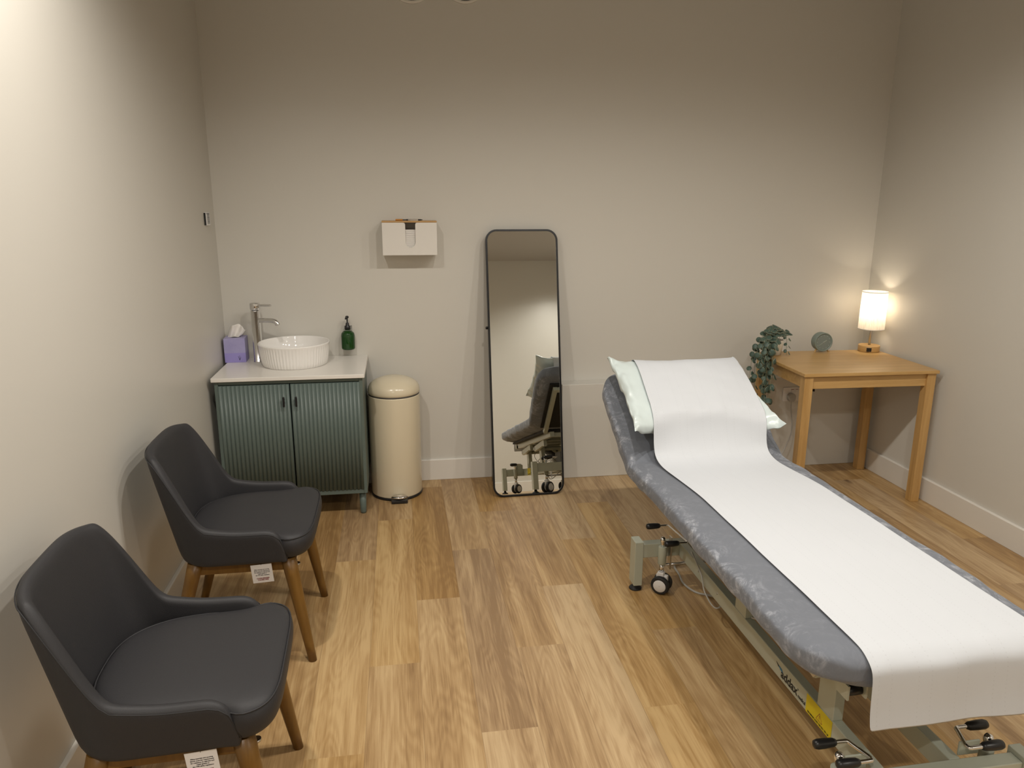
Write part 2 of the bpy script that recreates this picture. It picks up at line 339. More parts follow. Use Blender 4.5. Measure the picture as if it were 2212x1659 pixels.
def text(name, body, size, m, parent, matrix, align='CENTER', bold=0, spacing=1.0, depth=.0002, xs=1.0):
    cu = bpy.data.curves.new(name, 'FONT'); cu.body = body; cu.size = size; cu.align_x = align; cu.align_y = 'CENTER'; cu.extrude = depth; cu.offset = bold; cu.space_line = spacing
    t = bpy.data.objects.new('t', cu); COL.objects.link(t)
    dg = bpy.context.evaluated_depsgraph_get(); me = bpy.data.meshes.new_from_object(t.evaluated_get(dg)); bpy.data.objects.remove(t)
    me.name = name; o = bpy.data.objects.new(name, me); COL.objects.link(o); me.materials.clear(); me.materials.append(M[m])
    o.parent = parent; o.matrix_local = matrix @ Matrix.Diagonal((xs, 1, 1, 1)); return o
def frame(origin, ex, ey):
    """matrix whose local x, y map to ex, ey"""
    ex = Vector(ex).normalized(); ey = Vector(ey).normalized(); ez = ex.cross(ey)
    mm = Matrix((ex, ey, ez)).transposed().to_4x4(); mm.translation = Vector(origin); return mm
def rrect(x0, x1, y0, y1, r, n=6):
    pts = []
    for cx, cy, a0 in ((x1-r, y1-r, 0), (x0+r, y1-r, 90), (x0+r, y0+r, 180), (x1-r, y0+r, 270)):
        for i in range(n+1):
            a = R(a0+90*i/n); pts.append((cx+r*cos(a), cy+r*sin(a)))
    return pts
def bez(p, n=20):
    """smooth Catmull-Rom through points"""
    p = [Vector(q) for q in p]; q = [p[0]*2-p[1]]+p+[p[-1]*2-p[-2]]; out = []
    for i in range(1, len(q)-2):
        for k in range(n):
            t = k/n; out.append(.5*((2*q[i])+(-q[i-1]+q[i+1])*t+(2*q[i-1]-5*q[i]+4*q[i+1]-q[i+2])*t*t+(-q[i-1]+3*q[i]-3*q[i+1]+q[i+2])*t**3))
    return out+[p[-1]]

# ------------------------------------------------------------------ the room
XL, XR, YB, YF = -.943, 2.852, 4.144, -1.25
def slab(name, x0, x1, y0, y1, z0, z1, m, label=None, bevel=0):
    return struct(MB().box(x0, x1, y0, y1, z0, z1).build(name, m, bevel=bevel), label)
slab('wall_back', XL-.1, XR+.1, YB, YB+.1, 0, CEIL, 'wall')
slab('wall_left', XL-.1, XL, YF, YB, 0, CEIL, 'wall')
slab('wall_right', XR, XR+.1, YF, YB, 0, CEIL, 'wall')
slab('wall_front', XL-.1, XR+.1, YF-.1, YF, 0, CEIL, 'wall')
slab('ceiling', XL-.1, XR+.1, YF-.1, YB+.1, CEIL, CEIL+.1, 'ceiling')
BX0 = .917; BY = 4.043; BZ = .575
slab('trim_1', BX0, XR, BY, YB, 0, BZ, 'wall', 'low painted boxing along the foot of the back wall', .003)
def skirting(name, pts, axis, a0, a1):
    return struct(MB().prism(pts, a0, a1, axis).build(name, 'trim', bevel=.0015))
BH = .127; BT = .016
skirting('baseboard_back', [(YB, 0), (YB-BT, 0), (YB-BT, BH-.004), (YB-BT+.004, BH), (YB, BH)], 'x', XL, BX0)
skirting('baseboard_left', [(XL, 0), (XL+BT, 0), (XL+BT, BH-.004), (XL+BT-.004, BH), (XL, BH)], 'y', YF, YB-BT)
skirting('baseboard_right', [(XR, 0), (XR-BT, 0), (XR-BT, BH-.004), (XR-BT+.004, BH), (XR, BH)], 'y', YF, BY)
skirting('baseboard_front', [(YF, 0), (YF+BT, 0), (YF+BT, BH-.004), (YF+BT-.004, BH), (YF, BH)], 'x', XL+BT, XR-BT)

def build_floor():
    vs, fs, uvs, cols = [], [], [], []
    W, LN, X0 = .178, 1.245, -.325
    tone = {(0, 0): .62, (0, 1): .68, (1, 0): .60, (1, 1): .66, (1, 2): .52, (2, 0): .55, (2, 1): .30, (3, 0): .62, (3, 1): .32, (4, 0): .62, (4, 1): .40, (5, 0): .66, (5, 1): .5, (6, 0): .64, (6, 1): .60, (-1, 0): .45, (-1, 1): .38}
    for k in range(-5, 19):
        x0 = X0+k*W; x1 = x0+W; e0 = 1.915+.4275*k
        j0 = math.floor((YF-e0)/LN)
        for j in range(j0, j0+7):
            a, b = e0+j*LN, e0+(j+1)*LN
            ya, yb = max(a, YF), min(b, YB)
            if yb-ya < 1e-4: continue
            xa, xb = max(x0, XL), min(x1, XR)
            if xb-xa < 1e-4: continue
            n = len(vs); vs += [(xa, ya, 0), (xb, ya, 0), (xb, yb, 0), (xa, yb, 0)]; fs.append((n, n+1, n+2, n+3))
            uvs += [(xa-x0, ya-a), (xb-x0, ya-a), (xb-x0, yb-a), (xa-x0, yb-a)]
            mid = (a+b)/2; jj = 0 if mid < 2.3 else 1
            if mid > 3.5: jj = 2
            if mid < 1.2: jj = -1
            key = (k, {0: 0, 1: 1, 2: 2, -1: -1}[jj]); r = random.random()
            t = tone.get(key, .38+.32*r)
            cols += [(t, random.random(), random.random(), 1)]*4
    # under the walls the slab continues as thickness
    n = len(vs); vs += [(XL-.1, YF-.1, -.08), (XR+.1, YF-.1, -.08), (XR+.1, YB+.1, -.08), (XL-.1, YB+.1, -.08)]; fs.append((n+3, n+2, n+1, n)); uvs += [(.05, .5)]*4; cols += [(.5, .5, .5, 1)]*4
    me = bpy.data.meshes.new('floor'); me.from_pydata(vs, [], fs)
    me.uv_layers.new(name='UVMap'); me.color_attributes.new('plank', 'FLOAT_COLOR', 'CORNER')
    uv = me.uv_layers['UVMap']; ca = me.color_attributes['plank']
    for i in range(len(uvs)): uv.data[i].uv = uvs[i]; ca.data[i].color = cols[i]
    o = bpy.data.objects.new('floor', me); COL.objects.link(o); me.materials.append(M['floor']); struct(o)
build_floor()

# ------------------------------------------------------------------ dining chairs
def make_chair():
    t = thing('upholstered_chair', '', 'chair', group='charcoal chairs against the left wall')
    # seat cushion
    def seat_loop(z, ins):
        pts = []; n = 64
        for i in range(n):
            a = 2*pi*i/n; cx, cy = cos(a), sin(a)
            e = 2/(5.5 if cx > 0 else 2.7)
            x = math.copysign(abs(cx)**e, cx); y = math.copysign(abs(cy)**(2/5.0 if cx > 0 else 2/2.7), cy)
            X = .035+(.236-ins)*x if x > 0 else .035+(.205-ins)*x
            q = min(1, max(0, (X-.120)/.085)); wy = .2145+.036*q*q*(3-2*q)-(.010*min(1, -x*1.5) if x < 0 else 0)
            pts.append((X, (wy-ins)*y, z))
        return pts
    prof = [(.408, .05), (.402, .03), (.408, .008), (.425, 0), (.455, -.004), (.474, .0), (.486, .008), (.493, .022), (.497, .05), (.500, .10), (.502, .16)]
    b = MB(); b.loops([seat_loop(z, i) for z, i in prof]); seat = b.build('seat', 'leather', t, sub=1)
    MB().tube([(p[0], p[1], p[2]) for p in (seat_loop(.481, .0025)+seat_loop(.481, .0025)[:1])], .0022, 6, caps=False).build('seam_piping', 'leather', seat)
    # shell
    pts = []
    NS, NA = 12, 22
    side = .243
    for i in range(NS): pts.append(('s', i/NS))
    for i in range(NA+1): pts.append(('a', i/NA))
    def station(kind, u):
        """base x, y and rise fraction for one half (y>0)"""
        if kind == 's':
            x = .190-u*.250; y = side-.006*(1-u); rise = 0; ang = 0
            nx, ny = 0, 1
        else:
            th = u*pi/2; x = -.060-.125*sin(th)**(2/2.5); y = side*max(0, cos(th))**(2/3.2)
            rise = u; nx, ny = -sin(th), cos(th)
        return x, y, rise, nx, ny
    def smooth(a, b_, v):
        v = min(1, max(0, (v-a)/(b_-a))); return v*v*(3-2*v)
    half = []
    for kd, u in pts:
        x, y, rise, nx, ny = station(kd, u)
        if kd == 's': top = .520-.004*(1-u)+smooth(.55, 1.3, u)*.02
        else: top = .527+smooth(-.05, .43, u)*.252+.018*smooth(.3, .9, u)
        if kd == 's' and u < .26: top -= .085*(1-sqrt(max(0, 1-(1-u/.26)**2)))
        # flare of the top
        fl = (top-.40)/.38
        tx = -.083*smooth(-.35, .45, rise) if kd == 'a' else -.083*smooth(-.35, .45, -.35+u*.35)*.6 if u > .6 else 0
        fl_y = .012
        half.append((x, y, top, nx, ny, tx, rise, u if kd == 's' else 1))
    full = half+[(x, -y, top, nx, -ny, tx, r_, u) for (x, y, top, nx, ny, tx, r_, u) in reversed(half[:-1])]
    loops = []
    T = .030
    for (x, y, top, nx, ny, tx, rise, u) in full:
        zb = .392
        l = []
        def P(z, off):
            f = (z-zb)/(.78-zb)
            # back leans further with height; curved plan at top
            k = max(0, f)
            px = x+tx*k*1.0; py = y*(1-.04*k*rise)+math.copysign(.014, y)*k*(1-rise) if abs(y) > 1e-6 else 0
            return (px+nx*off, py+ny*off, z)
        tt = T if u > .25 else T*(.55+.45*u/.25)
        hs = [0, .06, .2, .4, .6, .8, .93]
        for h in hs: l.append(P(zb+(top-zb-.012)*h+(0 if h else .006), .004 if h else -.004))
        l.append(P(top-.006, .001)); l.append(P(top, -tt*.35)); l.append(P(top, -tt*.7)); l.append(P(top-.007, -tt*1.0))
        for h in reversed(hs[1:]): l.append(P(zb+(top-zb-.012)*h, -tt*(1+.10*sin(pi*h))))
        l.append(P(zb, -tt*.9))
        loops.append(l)
    b = MB(); b.loops(loops, closed=True, caps=True); sh = b.build('shell_back', 'leather', t, sub=1)
    # stitched seam along the rim
    seam = [Vector(l[7]) for l in loops]; seam = [v+Vector((0, 0, -.006)) for v in seam]
    MB().tube(seam, .0016, 6).build('rim_stitching', 'stitch', sh)
    # frame and legs
    f = MB()
    for sy in (-1, 1): f.box(-.125, .205, sy*.196-.011, sy*.196+.011, .352, .398)
    f.box(.178, .202, -.19, .19, .352, .398); f.box(-.135, -.112, -.185, .185, .352, .398)
    f.build('seat_frame', 'walnut', t, bevel=.003)
    for sx, sy in ((1, 1), (1, -1), (-1, 1), (-1, -1)):
        top = Vector((.185 if sx > 0 else -.120, sy*.200, .402)); bot = Vector((.248 if sx > 0 else -.235, sy*.226, 0))
        pts_ = [top.lerp(bot, k/6) for k in range(7)]; pts_[-1].z = 0.0
        rr = [.027-.0125*k/6 for k in range(7)]
        lg = MB(); n = 20; ls = []
        for p, r_ in zip(pts_, rr): ls.append([(p.x+r_*cos(2*pi*i/n), p.y+r_*sin(2*pi*i/n), p.z) for i in range(n)])
        lg.loops(ls); lo = lg.build('leg', 'walnut', t)
        MB().lathe([(.011, .352), (.011, .358)], (top.x+(.024 if sx > 0 else -.02), sy*.17, .0), 12).build('bolt', 'steel', lo) if sx > 0 else None
    # fire label hanging by its thread below the frame
    lb = MB().box(-.035, .035, -.0004, .0004, -.072, 0).build('care_label', 'card', t)
    lb.matrix_local = Matrix.Translation((.098, -.232, .391)) @ Matrix.Rotation(R(-3), 4, 'Y') @ Matrix.Rotation(R(6), 4, 'X')
    fm = lambda z: frame((0, -.0006, z), (1, 0, 0), (0, 0, 1))
    text('lettering', 'Filling materials and covering\nfabrics meet the requirements\nfor resistance to cigarette and\nmatch ignition in\nthe 1988 safety regulations', .0042, 'ink', lb, fm(-.031), spacing=1.35, bold=.00012)
    text('warning_lettering', 'CARELESSNESS\nCAUSES FIRE', .0064, 'redink', lb, fm(-.058), spacing=.95, bold=.0002)
    MB().tube([(0, 0, -.003), (.002, -.002, .006), (.001, .03, .012)], .0006, 6).build('thread', 'ink', lb)
    return t
ch = make_chair()
ch.location = (-.598, 2.640, 0); ch.rotation_euler = (0, 0, R(0))
ch['label'] = 'charcoal leather chair on amber wooden legs, the farther one, beside the green cabinet'
c2 = copy_tree(ch); c2.location = (-.586, 1.738, 0); c2.rotation_euler = (0, 0, R(2))
c2['label'] = 'charcoal leather chair on amber wooden legs, nearest the camera, cut by the frame bottom'

# ------------------------------------------------------------------ vanity cabinet with basin
CX0, CX1, CF, CB = -.908, -.196, 3.668, 4.126
cab = thing('vanity_cabinet', 'dark sage green cabinet with two reeded doors on round legs, under the basin', 'cabinet', ((CX0+CX1)/2, (CF+CB)/2, 0))
ox, oy = (CX0+CX1)/2, (CF+CB)/2; hw, hd = (CX1-CX0)/2, (CB-CF)/2
zb0, zt0 = .125, .745
b = MB(); b.box(-hw, -hw+.018, -hd, hd, zb0, zt0).box(hw-.018, hw, -hd, hd, zb0, zt0).box(-hw+.018, hw-.018, -hd, hd, zb0, zb0+.022).box(-hw+.018, hw-.018, hd-.01, hd, zb0+.022, zt0).box(-hw+.018, hw-.018, -hd, hd, zt0-.018, zt0)
b.build('carcass', 'green', cab, bevel=.002)
def reeded(x0, x1, z0, z1, nr):
    """board with rounded vertical reeds on its front face"""
    out = []; p = (x1-x0)/nr; yb = -hd+.016; yf = -hd+.003
    for i in range(nr):
        for k in range(8):
            a = pi*(.06+.88*k/7); out.append((x0+p*(i+.5)-p*.46*cos(a), yf-.0085*sin(a)))
    out += [(x1, yb), (x0, yb)]
    return MB().prism(out, z0, z1, 'z', True)
for sgn, x0, x1 in ((-1, -hw+.014, -.0018), (1, .0018, hw-.014)):
    d = reeded(x0, x1, zb0+.024, zt0-.022, 17).build('door', 'green', cab)
    hx = sgn*.030
    h = MB(); h.box(hx-.005, hx+.005, -hd-.030, -hd-.019, .612, .664).box(hx-.004, hx+.004, -hd-.020, -hd-.004, .642, .652).box(hx-.004, hx+.004, -hd-.020, -hd-.004, .624, .634)
    h.build('handle', 'black', d, bevel=.003)
for sx in (-1, 1):
    for sy in (-1, 1):
        MB().lathe([(.013, 0), (.016, .01), (.018, zb0)], (sx*(hw-.028), sy*(hd-.04), 0), 20).build('leg', 'green', cab)
wt = MB().prism(rrect(-.920, -.184, 3.652, 4.1435, .006, 3), .745, .765, 'z').build('worktop', 'counter', bevel=.003)
tag(wt, 'thin white worktop on the green cabinet, carrying the round basin', 'worktop')
bs = thing('wash_basin', 'round white ribbed countertop basin on the worktop', 'basin', (-.556, 3.955, .765))
def basin():
    n = 264; fl = 66; ls = []
    prof = [(.150, .0, 0), (.160, 0, 0), (.166, .004, 1), (.172, .03, 1), (.1765, .06, 1), (.180, .09, 1), (.1815, .105, .6), (.183, .112, 0), (.1835, .117, 0), (.181, .120, 0), (.177, .1195, 0), (.175, .114, 0), (.170, .09, 0), (.155, .045, 0), (.120, .022, 0), (.06, .014, 0), (.022, .012, 0)]
    for r, z, k in prof:
        ls.append([((r-.0035*k*(1-abs(sin(fl*pi*i/n))))*cos(2*pi*i/n), (r-.0035*k*(1-abs(sin(fl*pi*i/n))))*sin(2*pi*i/n), z) for i in range(n)])
    return MB().loops(ls)
basin().build('bowl', 'ceramic', bs)
MB().lathe([(.021, .0125), (.021, .016), (.016, .018), (.004, .0185)], n=24).build('drain', 'chrome', bs)
tp = thing('basin_tap', 'tall chrome lever tap standing beside the ribbed basin', 'tap', (-.755, 4.034, .765))
MB().lathe([(.027, 0), (.027, .004), (.0245, .006), (.0245, .278)], n=32).build('column', 'chrome', tp)
MB().lathe([(.0235, .281), (.0262, .283), (.0262, .313), (.0245, .317), (.0, .317)], n=32, caps=False).build('cap', 'chrome', tp)
MB().tube(bez([(.02, -.008, .305), (.05, -.02, .3055), (.088, -.035, .306)], 4), .0058, 12).build('lever', 'chrome', tp)
sp = bez([(.015, -.008, .225), (.06, -.03, .228), (.095, -.048, .228), (.112, -.057, .221), (.120, -.061, .205)], 6)
MB().tube(sp, [.0125]*(len(sp)-1)+[.0128], 16).build('spout', 'chrome', tp)
tb = thing('tissue_box', 'lilac cube tissue box in the corner of the worktop', 'tissue box', (-.876, 4.078, .765), R(2))
MB().box(-.054, .054, -.052, .052, 0, .130).build('carton', 'lilac', tb, bevel=.0015)
MB().prism([(.028*cos(2*pi*i/24), .022*sin(2*pi*i/24)) for i in range(24)], .1302, .1306, 'z').build('opening', 'board', tb)
def flower():
    b = MB()
    for s_, h in ((-1, .022), (1, .018), (.2, .026)):
        b.tube([(.022, -.0524, .012), (.022+s_*.004, -.0524, .012+h*.6), (.022+s_*.007, -.0524, .012+h)], .0007, 6)
    return b
flower().build('printed_sprig', 'ink', tb)
def tissue():
    ls = []
    for i in range(15):
        t = i/14; w_ = .020+.030*t**.8; lean = .012+.050*t
        l = []
        for j in range(25):
            u = j/24*2-1; x = lean*.9+u*w_*(1-.35*t*(1 if u > 0 else .3)); y = .012*sin(5*u+1.5*t)*(.4+t*.8)-.004*t
            z = .119+.078*t*(1-.28*u*u-.16*u)+.004*noise.noise(Vector((u*3, t*4, 1)))
            l.append((x-.03, y, z))
        ls.append(l)
    return MB().loops(ls, closed=False, caps=False)
ti = tissue().build('tissue', 'tissue', tb); sdf = ti.modifiers.new('s', 'SOLIDIFY'); sdf.thickness = .0006
so = thing('soap_dispenser', 'green glass pump soap bottle in a wall holder above the worktop', 'soap bottle', (-.286, 4.098, .808))
MB().lathe([(.030, 0), (.036, .004), (.037, .012), (.037, .078), (.034, .092), (.022, .103), (.0135, .108), (.0135, .117)], n=36).build('bottle', 'greenglass', so)
MB().lathe([(.0155, .112), (.0155, .128), (.011, .132), (.0085, .142), (.0085, .147), (.004, .149), (.004, .172), (.009, .174), (.009, .183), (.006, .186)], n=24).tube([(0, 0, .180), (-.004, -.022, .180), (-.006, -.032, .174)], .0045, 10).build('pump', 'black', so)
MB().tube([(.024*cos(2*pi*i/28), .024*sin(2*pi*i/28), .109) for i in range(29)], .0018, 8, caps=False).tube([(.012, .021, .109), (.012, .045, .109)], .0018, 8).tube([(-.012, .021, .109), (-.012, .045, .109)], .0018, 8).box(-.022, .022, .0425, .0455, .092, .126).build('wall_bracket', 'clear', so)

# ------------------------------------------------------------------ pedal bin
bn = thing('pedal_bin', 'tall cream pedal bin with domed lid between cabinet and mirror', 'bin', (-.046, 3.975, 0))
MB().lathe([(.140, 0), (.142, .004), (.142, .014), (.138, .016)], n=64).build('base_ring', 'black', bn)
MB().lathe([(.139, .014), (.1405, .02), (.1405, .574), (.1395, .580)], n=64).build('body', 'cream', bn)
MB().lathe([(.1385, .578), (.1385, .590)], n=64).build('seal_ring', 'beige_ring', bn)
MB().lathe([(.139, .588), (.1415, .591), (.1415, .604), (.1385, .619), (.130, .635), (.114, .650), (.09, .662), (.055, .673), (.01, .676)], n=64).build('lid', 'cream', bn)
pd = MB().lathe([(.0, .030), (.036, .030), (.046, .036), (.036, .043), (.0, .047)], (0, 0, 0), 32, caps=False).build('pedal', 'chrome', bn)
pd.matrix_local = Matrix.Translation((.012, -.168, .0)) @ Matrix.Diagonal((1, .60, 1, 1))
MB().box(-.032, .056, -.185, -.12, .003, .022).build('pedal_bracket', 'black', bn, bevel=.003)

# ------------------------------------------------------------------ leaning mirror
TILT, MYAW, MX, MY = .194, .02, .686, 3.803
mi = thing('standing_mirror', 'tall black-framed mirror with rounded corners leaning at the back wall', 'mirror', (MX, MY, 0))
ML, MW = 1.485, .405
mm = Matrix.Rotation(MYAW, 4, 'Z') @ Matrix.Rotation(-TILT, 4, 'X')   # local: x across, y depth, z up the mirror
def ring():
    ls = []
    o1 = rrect(-MW/2, MW/2, .002, ML, .062, 10); i1 = rrect(-MW/2+.0105, MW/2-.0105, .0125, ML-.0105, .0515, 10); n = len(o1)
    vs = [(p[0], 0, p[1]) for p in o1]+[(p[0], 0, p[1]) for p in i1]+[(p[0], .026, p[1]) for p in i1]+[(p[0], .026, p[1]) for p in o1]
    fs = []
    for k in range(4):
        for i in range(n):
            j = (i+1) % n; a, b_ = k*n, ((k+1) % 4)*n; fs.append((a+i, a+j, b_+j, b_+i))
    return MB().add(vs, fs, False)
fr = ring().build('mirror_frame', 'blackmetal', mi, bevel=.0015); fr.matrix_local = mm
gl = MB().prism(rrect(-MW/2+.008, MW/2-.008, .010, ML-.008, .054, 10), .004, .010, 'y').build('mirror_glass', 'mirror', mi); gl.matrix_local = mm
bk = MB().prism(rrect(-MW/2+.008, MW/2-.008, .010, ML-.008, .054, 10), .0105, .020, 'y').build('back_board', 'board', mi); bk.matrix_local = mm
st = MB(); H0 = .95
A = mm @ Vector((-MW/2+.022, .036, H0)); B = mm @ Vector((MW/2-.022, .036, H0))
zf = .012; ya = .222
A2 = Vector((-MW/2+.026, ya, zf)); B2 = Vector((MW/2-.026, ya-.005, zf))
st.tube(bez([A, A.lerp(A2, .5), A2], 6), .007, 10); st.tube(bez([B, B.lerp(B2, .5), B2], 6), .007, 10); st.tube([A2, B2], .007, 10)
st.build('stand', 'blackmetal', mi)
for Q in (A, B): MB().lathe([(.0, -.008), (.008, -.006), (.008, .006), (0, .008)], tuple(Q+Vector((-.026 if Q is A else .020, -.014, 0))), 12, 'x').build('hinge_knob', 'blackmetal', mi)

# ------------------------------------------------------------------ paper towel dispenser
pt = thing('paper_towel_dispenser', 'white wall box of paper towels with a bamboo lid', 'dispenser', (.067, YB, 1.325))
w_, d_, h_ = .144, .122, .170
out = [(-w_, 0), (w_, 0), (w_, h_)]
sr = .0265; sxx = .004
out += [(sxx+sr+.010, h_)]+[(sxx+sr+.010-.010*sin(R(a)), h_-.010+.010*cos(R(a))) for a in (30, 60, 90)]
out += [(sxx+sr*cos(R(a)), .068-sr*sin(R(a))) for a in range(0, 181, 15)]
out += [(sxx-sr-.010+.010*sin(R(a)), h_-.010+.010*cos(R(a))) for a in (90, 60, 30)]+[(sxx-sr-.010, h_), (-w_, h_)]
MB().prism(out, -d_, -d_+.0025, 'y').box(-w_, -w_+.0025, -d_+.0025, -.001, 0, h_).box(w_-.0025, w_, -d_+.0025, -.001, 0, h_).box(-w_+.0025, w_-.0025, -d_+.0025, -.001, 0, .0025).box(-w_+.0025, w_-.0025, -.004, -.001, .0025, h_).build('box', 'metalbox', pt)
MB().box(-w_-.001, w_+.001, -d_-.001, -.001, h_+.0005, h_+.009).build('lid', 'bamboo', pt, bevel=.0012)
pt2 = MB()
for k in range(26):
    z = .0035+k*.0050; o_ = random.uniform(-.0012, .0012); pt2.box(-.11, .11, -d_+.010+o_, -.012, z, z+.0042)
o = pt2.build('paper_towels', 'tissue', bevel=.0008); o.location = (.067, YB, 1.325); tag(o, 'stack of folded white paper towels inside the wall dispenser', 'paper towels')
pn = thing('pen', 'clear pen with an orange end lying on the bamboo lid', 'pen', (.065, YB-.078, 1.325+h_+.0135), R(-2))
MB().lathe([(.0042, -.070), (.0045, -.068), (.0045, -.034), (.004, -.032)], axis='x', n=14).build('cap', 'orange', pn)
MB().lathe([(.0036, -.034), (.0036, .050), (.002, .058)], axis='x', n=14).build('barrel', 'clear', pn)
MB().lathe([(.0037, .050), (.0034, .064), (.0010, .074)], axis='x', n=14).build('tip', 'ink', pn)
MB().lathe([(.0039, -.012), (.0039, -.004)], axis='x', n=14).build('ink_band', 'ink', pn)

# wall sensor on the left wall
ws = thing('wall_sensor', 'tiny white slotted sensor on the left wall near the corner', 'sensor', (XL, 3.965, 1.484))
MB().box(0, .012, -.036, .036, 0, .064).build('housing', 'white', ws, bevel=.002)
sl = MB()
for k in range(9): sl.box(.0118, .0126, -.020, .022, .010+k*.0052, .0122+k*.0052)
sl.build('slots', 'ink', ws)
MB().box(.0118, .0126, -.032, .024, .0565, .0595).box(0, .009, -.0385, -.0360, .002, .062).build('dark_edge', 'ink', ws)

# round wall vents just below the top of the picture
for x, z, r, lb in ((.111, 2.715, .128, 'larger round dark vent high on the back wall, left of two'), (.385, 2.708, .112, 'smaller round dark vent high on the back wall, right of two')):
    v = thing('wall_vent', lb, 'vent', (x, YB, z), group='round vents high on the back wall')
    MB().lathe([(r-.010, -.001), (r+.004, -.001), (r+.004, -.008), (r-.002, -.012), (r-.010, -.010)], axis='y', n=64, caps=False).build('rim', 'trim', v)
    f = MB().lathe([(0.001, -.006), (r-.009, -.006)], axis='y', n=64, caps=False)
    for k in range(-6, 7):
        zz = k*(r/7.2); hw_ = sqrt(max(0, (r-.012)**2-zz*zz)); f.box(-hw_, hw_, -.011, -.006, zz-.003, zz+.003)
    f.build('grille', 'vent', v)

# ------------------------------------------------------------------ oak table in the corner
TX, TY, TZ = 2.442, 3.705, .745
tw, td = .378, .292
tbl = thing('side_table', 'small light oak table in the right corner with square legs', 'table', (TX, TY, 0), R(-1.8))
MB().box(-tw, tw, -td, td, TZ-.018, TZ).build('tabletop', 'oak', tbl, bevel=.0025)
ap = MB()
for sy in (-1, 1): ap.box(-tw+.05, tw-.05, sy*(td-.034)-.009, sy*(td-.034)+.009, TZ-.088, TZ-.0185)
for sx in (-1, 1): ap.box(sx*(tw-.034)-.009, sx*(tw-.034)+.009, -td+.05, td-.05, TZ-.088, TZ-.0185)
ap.build('apron', 'oak', tbl, bevel=.002)
for sx in (-1, 1):
    for sy in (-1, 1):
        x, y = sx*(tw-.034), sy*(td-.034)
        MB().box(x-.024, x+.024, y-.024, y+.024, 0, TZ-.0185).build('leg', 'oakleg', tbl, bevel=.002)
MB().bar((-tw+.056, -td+.078, TZ-.0975), (-tw+.090, -td+.046, TZ-.0975), .004, .020).build('corner_bracket', 'black', tbl)

lp = thing('table_lamp', 'lit table lamp with white linen drum shade on a round wood base', 'lamp', (2.762, 3.945, TZ))
MB().lathe([(.0585, 0), (.060, .003), (.060, .034), (.058, .037)], n=48).build('base', 'oak', lp)
MB().box(-.034, -.008, -.0606, -.050, .006, .028).build('charging_port', 'black', lp, bevel=.001).matrix_local = Matrix.Rotation(R(-12), 4, 'Z')
MB().lathe([(.0065, .037), (.0065, .215)], n=16).build('stem', 'steel', lp)
shd = MB().lathe([(.0725, .133), (.0700, .355)], n=64, caps=False).build('shade', 'shade', lp)
MB().lathe([(.0728, .133), (.0732, .133), (.0732, .137), (.0728, .137)], n=64, caps=False).build('lower_hem', 'tissue', shd); MB().lathe([(.0702, .351), (.0706, .351), (.0706, .355), (.0702, .355)], n=64, caps=False).build('upper_hem', 'tissue', shd)
MB().lathe([(.001, .205), (.012, .210), (.024, .232), (.027, .250), (.020, .270), (.001, .278)], n=24, caps=False).build('bulb', 'bulb', lp)
bl = bpy.data.lights.new('lamp_bulb_light', 'POINT'); bl.energy = 2.9; bl.color = (1, .85, .66); bl.shadow_soft_size = .03
bo = bpy.data.objects.new('lamp_bulb_light', bl); COL.objects.link(bo); bo.parent = lp; bo.location = (0, 0, .262)

ck = thing('alarm_clock', 'round sage green alarm clock on two short wooden feet', 'clock', (2.462, 3.955, TZ), R(-1))
cz = .062
MB().lathe([(.001, .030), (.048, .030), (.0545, .026), (.0555, .020), (.0555, -.018), (.0540, -.0215), (.0495, -.0215), (.0485, -.0165), (.001, -.0165)], (0, 0, cz), 56, 'y', caps=False).build('case', 'clock', ck)
MB().lathe([(.001, -.0172), (.0480, -.0172)], (0, 0, cz), 56, 'y', caps=False).build('dial', 'clockface', ck)
hm = MB()
for k in range(12):
    a = 2*pi*k/12; hm.lathe([(.0001, -.0182), (.0022, -.0182), (.0022, -.0174)], (.039*sin(a), 0, cz+.039*cos(a)), 8, 'y', caps=False)
hm.build('hour_marks', 'clockmark', ck)
hd_ = MB(); hd_.bar((0, -.0185, cz), (.022*sin(R(58)), -.0185, cz+.022*cos(R(58))), .001, .0034, (0, 0, 1)); hd_.bar((0, -.0192, cz), (-.033*sin(R(55)), -.0192, cz-.033*cos(R(55))), .001, .0022, (0, 0, 1)); hd_.lathe([(.0001, -.0205), (.0032, -.0205), (.0032, -.018)], (0, 0, cz), 12, 'y', caps=False)
hd_.build('hands', 'clockmark', ck)
for s_ in (-1, 1): MB().tube([(s_*.030, 0, .020), (s_*.044, -.006, .002), (s_*.0445, -.006, 0)], [.0055, .0040, .0038], 12).build('foot', 'oak', ck)

